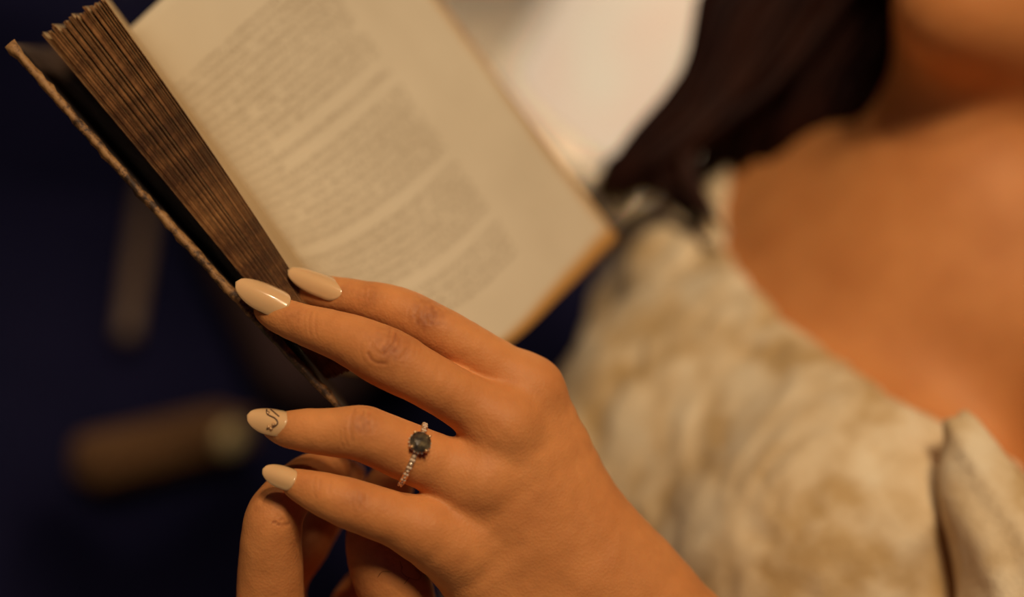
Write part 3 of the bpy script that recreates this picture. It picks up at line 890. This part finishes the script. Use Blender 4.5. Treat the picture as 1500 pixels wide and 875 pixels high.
# the head leans forward over the book
HSH = -0.014 * bl - 0.021 * bu - 0.014 * bf
_bo = BO; BO = BO + HSH
HEAD = [
 (bell(2, 172, -8, 70, 84, 90), .02), (bell(2, 128, 28, 54, 66, 52), .02),
 (bcone((2, 82, 56), (-44, 104, 0), 19, 20), .02), (bcone((2, 82, 56), (48, 104, 0), 19, 20), .02),
 (bell(2, 80, 60, 19, 16, 16), .015),
 (bcone((2, 158, 78), (2, 130, 92), 6, 9), .012), (bcone((-7, 127, 82), (11, 127, 82), 8, 8), .008),
 (bcone((-17, 108, 74), (21, 108, 74), 5, 5), .006), (bcone((-14, 101, 74), (18, 101, 74), 6, 6), .006),
 (bcone((-40, 172, 66), (44, 172, 66), 11, 11), .016), (bcone((-42, 132, 52), (-30, 140, 60), 14, 14), .02), (bcone((46, 132, 52), (34, 140, 60), 14, 14), .02),
 (bell(-70, 140, -8, 7, 28, 16), .006), (bell(74, 140, -8, 7, 28, 16), .006),
]
BO = _bo
SL = B(-128, -52, -58)
SR = B(134, -42, -62)
ARMS = [
 (cone(SL, lerp(SL, EL, .5), .043, .041), .04), (cone(lerp(SL, EL, .5), EL, .041, .034), .02), (cone(EL, FA1, .034, .034), .03), (FAC, .012),
 (cone(SR, lerp(SR, ER, .5), .042, .040), .04), (cone(lerp(SR, ER, .5), ER, .040, .034), .02), (cone(ER, lerp(ER, WR, .35), .035, .036), .03), (RAC[0], .012), (RAC[1], .012),
]
allp = TORSO + UPPER + HEAD + ARMS
lo_ = np.min([bounds(p_)[0] for p_, _ in allp], 0) - .03; hi_ = np.max([bounds(p_)[1] for p_, _ in allp], 0) + .03
GB_ = Grid(lo_, hi_, 0.0038)
tors = GB_.field()
for p_, k in TORSO: GB_.put(tors, p_, k)
bodyF = tors.copy()
for p_, k in UPPER + HEAD: GB_.put(bodyF, p_, k)
Fa = GB_.field()
for p_, k in ARMS[:4]: GB_.put(Fa, p_, k)
for ch in META[:4] : Fa = put_chain(GB_, Fa, ch[-3:], 0.0095)
X = GB_.full()
Fa = np.maximum(Fa, -((X[0] - WC[0]) * ARMD[0] + (X[1] - WC[1]) * ARMD[1] + (X[2] - WC[2]) * ARMD[2] + 0.007).astype(np.float32))
Fb = GB_.field()
for p_, k in ARMS[4:]: GB_.put(Fb, p_, k)
for ch in RPALM: Fb = put_chain(GB_, Fb, ch, 0.012)
Fb = np.maximum(Fb, ((X[1] + 0.1410) + 0 * X[0] + 0 * X[2] - 10.0 * np.maximum(0, X[2] - 0.52)).astype(np.float32))
bodyF = smin(bodyF, Fa, .03); bodyF = smin(bodyF, Fb, .03)
# eye sockets
for sx in (-28, 32):
    bodyF = np.maximum(bodyF, -smin(dist(ell(HSH + B(sx, 154, 78), BA, np.array([15, 9, 9]) * MM), X), np.float32(1.0), 0).astype(np.float32))
# hips and legs, under the skirt
BV, BF = GB_.mesh(bodyF, 2)
BT = np.clip(0.10 + 0.10 * vnoise(BV, 30, 9), 0, 1)

verts = np.vstack([HV, RV, BV]); faces = np.vstack([HF, RFc + len(HV), BF + len(HV) + len(RV)])
person = obj('person', W(verts), faces, M['skin'], None, True, origin=np.array([HIP[0], HIP[1], 0.46]))
at = person.data.attributes.new('tint', 'FLOAT', 'POINT')
at.data.foreach_set('value', np.concatenate([HT, RT_, BT]).astype(np.float32))
tag(person, 'woman in a cream off-shoulder dress reading a book on the navy sofa', 'person')

# --- dress: bodice cut straight across below the collar bones, puffed off-shoulder sleeves
def neck_u(l, f=0):
    return -84 + (l + 84) / 205.0 * 50 - 17 * np.maximum(0, 1 - ((l - 12) / 105.0) ** 2) - 0.75 * np.maximum(0, -88 - l) + 0.5 * np.maximum(0, l - 85)
GD = Grid(GB_.lo, GB_.lo + GB_.h * (GB_.n - 1), 0.0034)
tD = GD.field()
for p_, k in TORSO: GD.put(tD, p_, k)
X = GD.full()
rel = [X[i] - BO[i] for i in range(3)]
ql = (rel[0] * bl[0] + rel[1] * bl[1] + rel[2] * bl[2]) * 1000
qu = (rel[0] * bu[0] + rel[1] * bu[1] + rel[2] * bu[2]) * 1000
qf = (rel[0] * bf[0] + rel[1] * bf[1] + rel[2] * bf[2]) * 1000
cutD = ((qu - neck_u(ql)) * MM * 0.9).astype(np.float32)
low = ((-345 - qu) * MM).astype(np.float32)
D_ = np.maximum(np.maximum(tD - 0.0065, cutD), low)
D_ = -smin(-D_, -np.maximum(cutD, tD - 0.0065), 0.002) if False else D_
DV, DF_ = GD.mesh(D_, 3)
def drape(V, F, amp, seed, stretch=None):
    N = vnormals(V, F)
    q = (V - BO) @ BA.T
    if stretch is not None: q = q * stretch
    wob = q + 0.012 * np.stack([vnoise(q, 30, seed), vnoise(q, 30, seed + 1), vnoise(q, 30, seed + 2)], 1)
    n_ = 0.6 * vnoise(wob, 48, seed + 3) + 0.45 * (1 - 2 * np.abs(vnoise(wob, 75, seed + 4))) + 0.2 * vnoise(wob, 150, seed + 5)
    return V + N * (amp * n_)[:, None]
DV = drape(DV, DF_, 0.0030, 20, np.array([1.35, 0.8, 1.0]))
dress = obj('dress', W(DV), DF_, M['dress'], person)
dress['label'] = 'cream textured brocade off-shoulder dress bodice'

def sleeve(prims, k, cutfn, seed, amp, axis, c0):
    lo_ = np.min([bounds(p_)[0] for p_ in prims], 0) - .02; hi_ = np.max([bounds(p_)[1] for p_ in prims], 0) + .02
    g = Grid(lo_, hi_, 0.0032); F = g.field()
    for p_ in prims: g.put(F, p_, k)
    if cutfn is not None: F = np.maximum(F, cutfn(g.full()).astype(np.float32))
    V, Fc = g.mesh(F, 2)
    N = vnormals(V, Fc)
    ax_ = np.asarray(axis, float) / np.linalg.norm(axis)
    sd_ = np.array([ax_[1], -ax_[0], 0.0]); sd_ /= np.linalg.norm(sd_)
    r = V - c0; fan = 0.045 / (0.045 + np.maximum(-0.03, r @ ax_) * 0.45)     # pleats fan out from the gathered corner
    w_ = (r @ sd_) * fan + 0.004 * vnoise(V, 28, seed)
    n_ = np.sin(w_ * 2 * math.pi / 0.011) * 0.6 + 0.7 * vnoise(V, 45, seed + 1) + 0.3 * vnoise(V, 110, seed + 2)
    V = V + N * (amp * n_)[:, None]
    return obj('sleeve', W(V), Fc, M['dress'], dress)
SLV = [(1406, 624, .500, 20), (1430, 690, .497, 38), (1466, 762, .493, 62), (1545, 875, .488, 130), (1595, 1010, .478, 172)]
a0, a1 = P(1466, 762, .493), P(1595, 1010, .478)
sleeve(chain(SLV) + [cone(lerp(SL, EL, .24), lerp(SL, EL, .74), .049, .054)], .008, None, 40, .0016, a1 - a0, a0)
b0, b1 = lerp(SR, ER, .05), lerp(SR, ER, .75)
sleeve([cone(b0, b1, .050, .058), cone(B(98, -78, -14), lerp(SR, ER, .15), .034, .050)], .02, None, 50, .0030, b1 - b0, b0)

# skirt over hips, thighs and shins, down to the floor
def WtoC(w): return (np.asarray(w) - CAM) @ BASIS.T
hipc = B(0, -400, -60)
k1 = WtoC(S(-0.10, 0.47, 0.50)); k2 = WtoC(S(0.12, 0.47, 0.50)); h1 = WtoC(S(-0.09, 0.03, 0.525)); h2 = WtoC(S(0.10, 0.03, 0.525))
f1 = WtoC(S(-0.10, 0.53, 0.11)); f2 = WtoC(S(0.12, 0.53, 0.11))
SK = [cone(hipc, lerp(h1, h2, .5), .115, .12), cone(h1, k1, .085, .066), cone(h2, k2, .085, .066), cone(lerp(h1, h2, .5), lerp(k1, k2, .5), .07, .07), cone(k1, f1, .068, .085), cone(k2, f2, .068, .085), cone(lerp(k1, k2, .5), lerp(f1, f2, .5), .07, .085)]
lo_ = np.min([bounds(p_)[0] for p_ in SK], 0) - .03; hi_ = np.max([bounds(p_)[1] for p_ in SK], 0) + .03
g = Grid(lo_, hi_, 0.008); F = g.field()
for p_ in SK: g.put(F, p_, .05)
V, Fc = g.mesh(F, 2)
V = V + vnormals(V, Fc) * (0.004 * vnoise(V, 25, 61))[:, None]
obj('skirt', W(V), Fc, M['dress'], dress)

# --- hair
def lock_mesh(mb, pts, r, n=6):
    v, f = tube(W(spline(pts, 16)), [r * (0.55 + 0.45 * math.sin(math.pi * min(1, (i + 2) / 15))) * (1 - 0.75 * max(0, (i - 11) / 4.0)) for i in range(16)], n, True, 0.7)
    mb.add(v, f)
mb = MB()
for k in range(150):
    t = (k + rng.uniform(0, 1)) / 150.0
    lay = rng.uniform(-0.012, 0.012)
    j = lambda s_: rng.normal(0, s_)
    p0 = HSH + B(60 + j(6), 215 - 90 * t + j(6), 40 - 60 * (1 - t) + j(5))
    p1 = P(1100 + 180 * t + j(6), -70 + 30 * t + j(8), .640 + lay)
    p2 = P(1003 + 135 * t + j(5), 132 - 12 * t + j(6), .648 + lay)
    p3 = P(938 + 75 * t + j(5), 205 + 5 * t + j(6), .650 + lay)
    p4 = P(888 + 100 * t ** 1.4 + j(4), 262 - 10 * t + j(8), .652 + lay)
    p5 = P(880 + 125 * t ** 1.6 + j(5), 284 - 5 * t + j(8), .655 + lay) if t < .8 else P(1030 + j(12), 315 + j(15), .640)
    lock_mesh(mb, [p0, p1, p2, p3, p4, p5], 0.0042)
for k in range(110):    # the part of the hair that lies against and behind the neck
    t = (k + rng.uniform(0, 1)) / 110.0
    lay = rng.uniform(-0.008, 0.014)
    lock_mesh(mb, [P(1240 + 190 * t, -120, .655 + lay), P(1205 + 190 * t + rng.normal(0, 6), -20, .655 + lay), P(1110 + 220 * t + rng.normal(0, 6), 95, .662 + lay), P(1040 + 270 * t + rng.normal(0, 6), 190, .668 + lay), P(1020 + 260 * t, 270, .690 + lay)], 0.0046)
for k in range(6):      # thin strands curling along the neckline
    lock_mesh(mb, [P(1010 + 5 * k, 190, .642), P(1000 + 3 * k, 240, .638), P(1012 + 4 * k, 285, .632), P(1058 + 2 * k, 338 + 3 * k, .622)], 0.0016, 5)
# cap of hair over the skull, and the far side falling behind the shoulder
for k in range(220):
    a = rng.uniform(0, 2 * math.pi); e = math.acos(rng.uniform(-0.25, 1))
    def hp(a_, e_, rr=1.03):
        return HSH + B(2 + 72 * rr * math.sin(e_) * math.cos(a_), 172 + 88 * rr * math.cos(e_), -8 + 92 * rr * math.sin(e_) * math.sin(a_))
    if math.sin(a) > 0.45 and e > 0.85: continue
    e2 = min(e + 0.9, 1.9 if math.sin(a) < 0.3 else 1.0)
    lock_mesh(mb, [hp(a, max(0.05, e - .5)), hp(a, e), hp(a + .05, (e + e2) / 2), hp(a + .1, e2)], 0.0075)
for k in range(60):
    x = rng.uniform(-75, 40)
    lock_mesh(mb, [HSH + B(x, 190, -95), B(x * 1.1, 110, -112), B(x * 1.15, 20, -128), B(x * 1.2 + 8, -90 + rng.normal(0, 15), -160)], 0.0075)
hair = mb.build('hair', M['hair'], person)
hair['label'] = 'long dark brown hair falling over one shoulder'
# lowered eyelids with lashes, eyebrows and lips
M['lip'] = plain('lips', (0.42, 0.12, 0.07), 0.4)
for sx in (-28, 32):
    v, f = rbox(W(HSH + B(sx, 154, 67)), (0.024, 0.024, 0.024), None, 0.0119, 5)
    obj('eyelid', v, f, M['skin'], person)
    v, f = tube(W(HSH + np.array([B(sx + x, 150 + 0.02 * x * x, 80 - 0.03 * x * x) for x in np.linspace(-13, 13, 9)])), 0.0011, 6)
    obj('eyelashes', v, f, M['hair'], person)
    v, f = tube(W(HSH + np.array([B(sx + x, 178 - 0.012 * x * x, 77 - 0.018 * x * x) for x in np.linspace(-19, 19, 11)])), [0.0012 + 0.0016 * math.sin(math.pi * (i + 1) / 12) for i in range(11)], 6)
    obj('eyebrow', v, f, M['hair'], person)
for u_, r_ in ((108, .0052), (101, .0062)):
    v, f = tube(W(HSH + np.array([B(2 + x, u_, 77 - 0.022 * x * x) for x in np.linspace(-18, 18, 13)])), [r_ * (0.25 + 0.75 * math.sin(math.pi * (i + 0.5) / 13)) for i in range(13)], 10)
    obj('lip', v, f, M['lip'], person)

# --- finger nails
def nail(base, tip, width, nrm, d0, d1, mat, arch=0.42, parent=None, name='fingernail', th=0.0007):
    b_ = P(base[0], base[1], d0); t_ = P(tip[0], tip[1], d1)
    ax = t_ - b_; Ln = np.linalg.norm(ax); ax /= Ln
    n_ = np.array(nrm, float); n_ -= ax * (n_ @ ax); n_ /= np.linalg.norm(n_)
    sd = np.cross(ax, n_)
    hw = width * d0 / FPX / 2
    NSg, NX = 22, 13
    vs = []
    for off in (0, -th):
        for i in range(NSg + 1):
            s_ = i / NSg
            w = 1.0
            if s_ < 0.26: w = math.sqrt(max(0.03, 1 - ((0.26 - s_) / 0.26) ** 2.2))
            elif s_ > 0.42: w = math.sqrt(max(0.0008, 1 - ((s_ - 0.42) / 0.58) ** 2.1))
            for x in np.linspace(-1, 1, NX):
                h = -arch * hw * (x * w) ** 2 * 1.5 + 0.06 * Ln * math.sin(math.pi * (0.15 + 0.75 * s_)) - 0.05 * Ln
                vs.append(b_ + ax * (Ln * s_) + sd * (hw * w * x) + n_ * (h + off))
    n1 = (NSg + 1) * NX; fs = []
    for i in range(NSg):
        for j in range(NX - 1):
            a = i * NX + j; q = (a, a + 1, a + NX + 1, a + NX)
            fs += [q, tuple(x + n1 for x in q[::-1])]
    lp = [j for j in range(NX)] + [i * NX + NX - 1 for i in range(1, NSg + 1)] + [NSg * NX + j for j in range(NX - 2, -1, -1)] + [i * NX for i in range(NSg - 1, 0, -1)]
    for a, c_ in zip(lp, lp[1:] + lp[:1]): fs.append((c_, a, a + n1, c_ + n1))
    o = obj(name, W(np.array(vs)), fs, mat, parent or person)
    def on(s_, x, lift=0.0):
        h = -arch * hw * x * x * 1.5 + 0.06 * Ln * math.sin(math.pi * (0.15 + 0.75 * s_)) - 0.05 * Ln
        return b_ + ax * (Ln * s_) + sd * (hw * x) + n_ * (h + lift)
    return o, on
nail((423, 447), (345, 412), 45, (0.05, 0.42, -0.9), .4308, .4326, M['nail'])
nail((503, 426), (421, 394), 38, (0.05, 0.46, -0.88), .4392, .4440, M['nail'])
rn, on = nail((420, 618), (361, 608), 41, (-0.15, 0.45, -0.88), .4208, .4235, M['nail'])
nail((432, 704), (384, 687), 34, (-0.2, 0.40, -0.88), .4205, .4235, M['nail'])
rn['label'] = 'cream nail with a dark painted swirl and tiny gems'
v, f = tube(W(np.array([on(s_, x, 0.00015) for s_, x in spline([(0.60, -0.75), (0.50, -0.3), (0.30, -0.1), (0.20, 0.2), (0.28, 0.5), (0.45, 0.7)], 24)])), 0.00022, 6)
obj('painted_swirl', v, f, M['nail_dark'], rn)
v, f = tube(W(np.array([on(s_, x, 0.00015) for s_, x in spline([(0.52, -0.85), (0.36, -0.55), (0.22, -0.3)], 10)])), 0.0002, 6)
obj('painted_swirl', v, f, M['nail_dark'], rn)
for s_, x in ((0.30, 0.35), (0.40, 0.55), (0.34, 0.62), (0.52, -0.45)):
    v, f = lathe([(0.0, 0), (0.0006, 0), (0.0005, 0.0003), (0.0, 0.0005)], W(on(s_, x, 0.0)), W(on(s_, x, 0.001)) - W(on(s_, x, 0)), 8)
    obj('gem', v, f, M['gold'], rn)
for pts in ([(590, 830), (588, 838), (597, 846), (612, 850), (617, 843), (608, 834)], [(586, 822), (589, 834)], [(553, 846), (560, 838), (572, 838)], [(600, 846), (592, 856)]):
    Vp = []
    for x, y in spline(pts, 12):
        px = to_px(RV); k = np.argmin(((px - [x, y]) ** 2).sum(1) + (RV[:, 2] - .43) * 4000)
        Vp.append(P(x, y, RV[k, 2] - 0.0003))
    v, f = tube(W(np.array(Vp)), 0.00006, 4)
    obj('fine_hair', v, f, M['hair'], person)

# ------------------------------------------------------------------ ring on her finger
def stone_material():
    mt, nt, b = new_mat('dark_stone')
    tc = nd(nt, 'ShaderNodeTexCoord'); n1 = nd(nt, 'ShaderNodeTexNoise', i_Scale=420, i_Detail=5)
    nt.links.new(tc.outputs['Object'], n1.inputs['Vector'])
    nt.links.new(ramp(nt, n1.outputs[0], [(0.35, (0.028, 0.024, 0.022)), (0.55, (0.09, 0.07, 0.04)), (0.7, (0.22, 0.17, 0.09))]), b.inputs['Base Color'])
    b.inputs['Roughness'].default_value = 0.06; b.inputs['Specular IOR Level'].default_value = 0.9
    return mt
M['stone'] = stone_material()
M['pave'] = plain('pave_diamond', (0.85, 0.70, 0.52), 0.12, 0.3, 1.0)
RC = P(604, 666, .4298); RAX = P(660, 688, .4305) - P(566, 649, .4285); RAX /= np.linalg.norm(RAX)
upv = np.array([0, 1.0, 0]); upv -= RAX * (upv @ RAX); upv /= np.linalg.norm(upv)
cv = np.array([0, 0, -1.0]); cv -= RAX * (cv @ RAX); cv -= upv * (cv @ upv); cv /= np.linalg.norm(cv)
RN = math.cos(math.radians(27)) * cv + math.sin(math.radians(27)) * upv
RS = np.cross(RAX, RN)
RR = 9.25 * MM
ring = empty('ring', W(RC - RN * RR))
tag(ring, 'rose gold ring with a dark round stone on her finger', 'ring')
vs = []; NB = 72
for i in range(NB):
    a = 2 * math.pi * i / NB
    d = math.cos(a) * RN + math.sin(a) * RS
    for (x, y) in ((-0.85, -0.1), (-0.95, 0.35), (-0.75, 0.8), (0.75, 0.8), (0.95, 0.35), (0.85, -0.1)):
        vs.append(RC + d * (RR + y * MM) + RAX * x * MM)
fs = [(i * 6 + j, i * 6 + (j + 1) % 6, ((i + 1) % NB) * 6 + (j + 1) % 6, ((i + 1) % NB) * 6 + j) for i in range(NB) for j in range(6)]
obj('band', W(np.array(vs)), fs, M['gold'], ring)
def octa(c, n_, r, h):
    d, a, b_ = frame_from(n_)
    vs = [c + d * h] + [c + r * (math.cos(k * math.pi / 4) * a + math.sin(k * math.pi / 4) * b_) for k in range(8)] + [c - d * h * 0.6]
    fs = [(0, 1 + k, 1 + (k + 1) % 8) for k in range(8)] + [(9, 1 + (k + 1) % 8, 1 + k) for k in range(8)]
    return np.array(vs), fs
for sg in (-1, 1):
    for k in range(12):
        a = sg * (0.42 + 0.125 * k)
        d = math.cos(a) * RN + math.sin(a) * RS
        for x in ((-0.38, 0.38) if k % 2 else (0.0,)):
            c = W(RC + d * (RR + 0.85 * MM) + RAX * x * MM)
            v, f = octa(c, W(RC + d) - W(RC), 0.50 * MM, 0.42 * MM)
            obj('pave_stone', v, f, M['pave'], ring, smooth=False)
SC = RC + RN * (RR + 1.6 * MM)
Nw = W(RN) - W(np.zeros(3))
def disc_ring(n, r, h, ph=0):
    return [SC + RN * h * MM + r * MM * (math.cos(2 * math.pi * (k + ph) / n) * RAX + math.sin(2 * math.pi * (k + ph) / n) * RS) for k in range(n)]
vs = disc_ring(12, 1.5, -1.0) + disc_ring(12, 3.25, 0.4) + disc_ring(12, 3.25, 0.75) + disc_ring(6, 1.95, 1.92, 0.25) + [SC + RN * 2.05 * MM]
fs = [tuple(range(12))[::-1]]
for b0_ in (0, 12):
    fs += [(b0_ + k, b0_ + (k + 1) % 12, b0_ + 12 + (k + 1) % 12, b0_ + 12 + k) for k in range(12)]
for k in range(6):
    a, b_, c = 24 + (2 * k) % 12, 24 + (2 * k + 1) % 12, 24 + (2 * k + 2) % 12
    fs += [(a, b_, 36 + k), (b_, 36 + (k + 1) % 6, 36 + k), (b_, c, 36 + (k + 1) % 6), (36 + k, 36 + (k + 1) % 6, 42)]
obj('stone', W(np.array(vs)), fs, M['stone'], ring, smooth=False)
bk = []
for k in range(40):
    a = 2 * math.pi * k / 40
    bk.append(W(SC + RN * -0.5 * MM + 2.7 * MM * (math.cos(a) * RAX + math.sin(a) * RS)))
v, f = tube(np.array(bk + bk[:1]), 0.00045, 8, False, 1.0, Nw)
obj('basket', v, f, M['gold'], ring)
for k in range(18):
    a = 2 * math.pi * k / 18
    v, f = octa(W(SC + RN * -0.1 * MM + 3.2 * MM * (math.cos(a) * RAX + math.sin(a) * RS)), Nw, 0.36 * MM, 0.3 * MM)
    obj('halo_bead', v, f, M['pave'], ring, smooth=False)
for k in range(4):
    a = math.pi / 4 + k * math.pi / 2 + 0.12
    dd = math.cos(a) * RAX + math.sin(a) * RS
    v, f = tube(W(np.array([SC + RN * -1.6 * MM + dd * 2.2 * MM, SC + dd * 3.3 * MM, SC + RN * 1.0 * MM + dd * 3.35 * MM, SC + RN * 1.35 * MM + dd * 3.0 * MM])), [0.00035, 0.0004, 0.00045, 0.00048], 8)
    obj('prong', v, f, M['gold'], ring)

# ------------------------------------------------------------------ things on the sofa
def ray_z(x, y, z):
    d = (P(x, y, 1.0)) @ BASIS; return CAM + d * ((z - CAM[2]) / d[2])
part('armrest', S(0.945, 0.08, 0.40), (0.10, 0.72, 0.46), M['velvet'], sofa, 0.045)
def ray_a(x, y, a):
    d = P(x, y, 1.0) @ BASIS; n_ = AX
    return CAM + d * ((S(a, 0, 0) - CAM) @ n_ / (d @ n_))
q0 = ray_z(186, 492, 0.470); q1 = ray_a(218, 262, 0.868)
v, f = tube([q0, lerp(q0, q1, .5), q1], [0.0080, 0.0088, 0.0092], 14)
stick = obj('wooden_stick', v, f, M['wood'], None, True, origin=q0)
tag(stick, 'slim plain wooden stick leaning on the far armrest of the navy sofa', 'stick')
A_ = ray_z(150, 742, 0.462); B_ = ray_z(372, 682, 0.462)
ex = B_ - A_; Ls = np.linalg.norm(ex); ex /= Ls; ez = np.array([0, 0, 1.0]); ey = np.cross(ez, ex)
lean = 0.45
ez2 = math.cos(lean) * ez + math.sin(lean) * ey; ey2 = math.cos(lean) * ey - math.sin(lean) * ez
bag = empty('handbag', (A_ + B_) / 2 + ey * 0.02)
tag(bag, 'small brown leather clutch bag with a round brass clasp lying on the sofa seat', 'bag')
SB = np.stack([ex, ey2, ez2])
cb = (A_ + B_) / 2 + ey2 * 0.022 + ez2 * 0.022
part('body', cb, (Ls, 0.04, 0.036), M['satchel'], bag, 0.012, ax=SB)
part('flap', cb - ey2 * 0.0215 + ez2 * 0.006, (Ls * 0.985, 0.004, 0.026), M['satchel'], bag, 0.0019, ax=SB, seg=2)
v, f = lathe([(0, 0), (0.0125, 0), (0.0125, 0.003), (0.010, 0.005), (0, 0.006)], cb + ex * (Ls * 0.30) - ey2 * 0.0235 + ez2 * 0.004, -ey2, 24)
obj('clasp', v, f, M['brass'], bag)
pil = None
v, f = rbox(S(0.70, -0.16, 0.585), (0.30, 0.10, 0.27), np.stack([AX, (GX * 0.94 + np.array([0, 0, 0.34])), np.cross(AX, GX * 0.94 + np.array([0, 0, 0.34]))]), 0.045, 4, 0.0)
pillow = obj('cushion', v, f, M['plum'])
tag(pillow, 'plain dark plum cushion leaning on the backrest of the sofa', 'cushion')
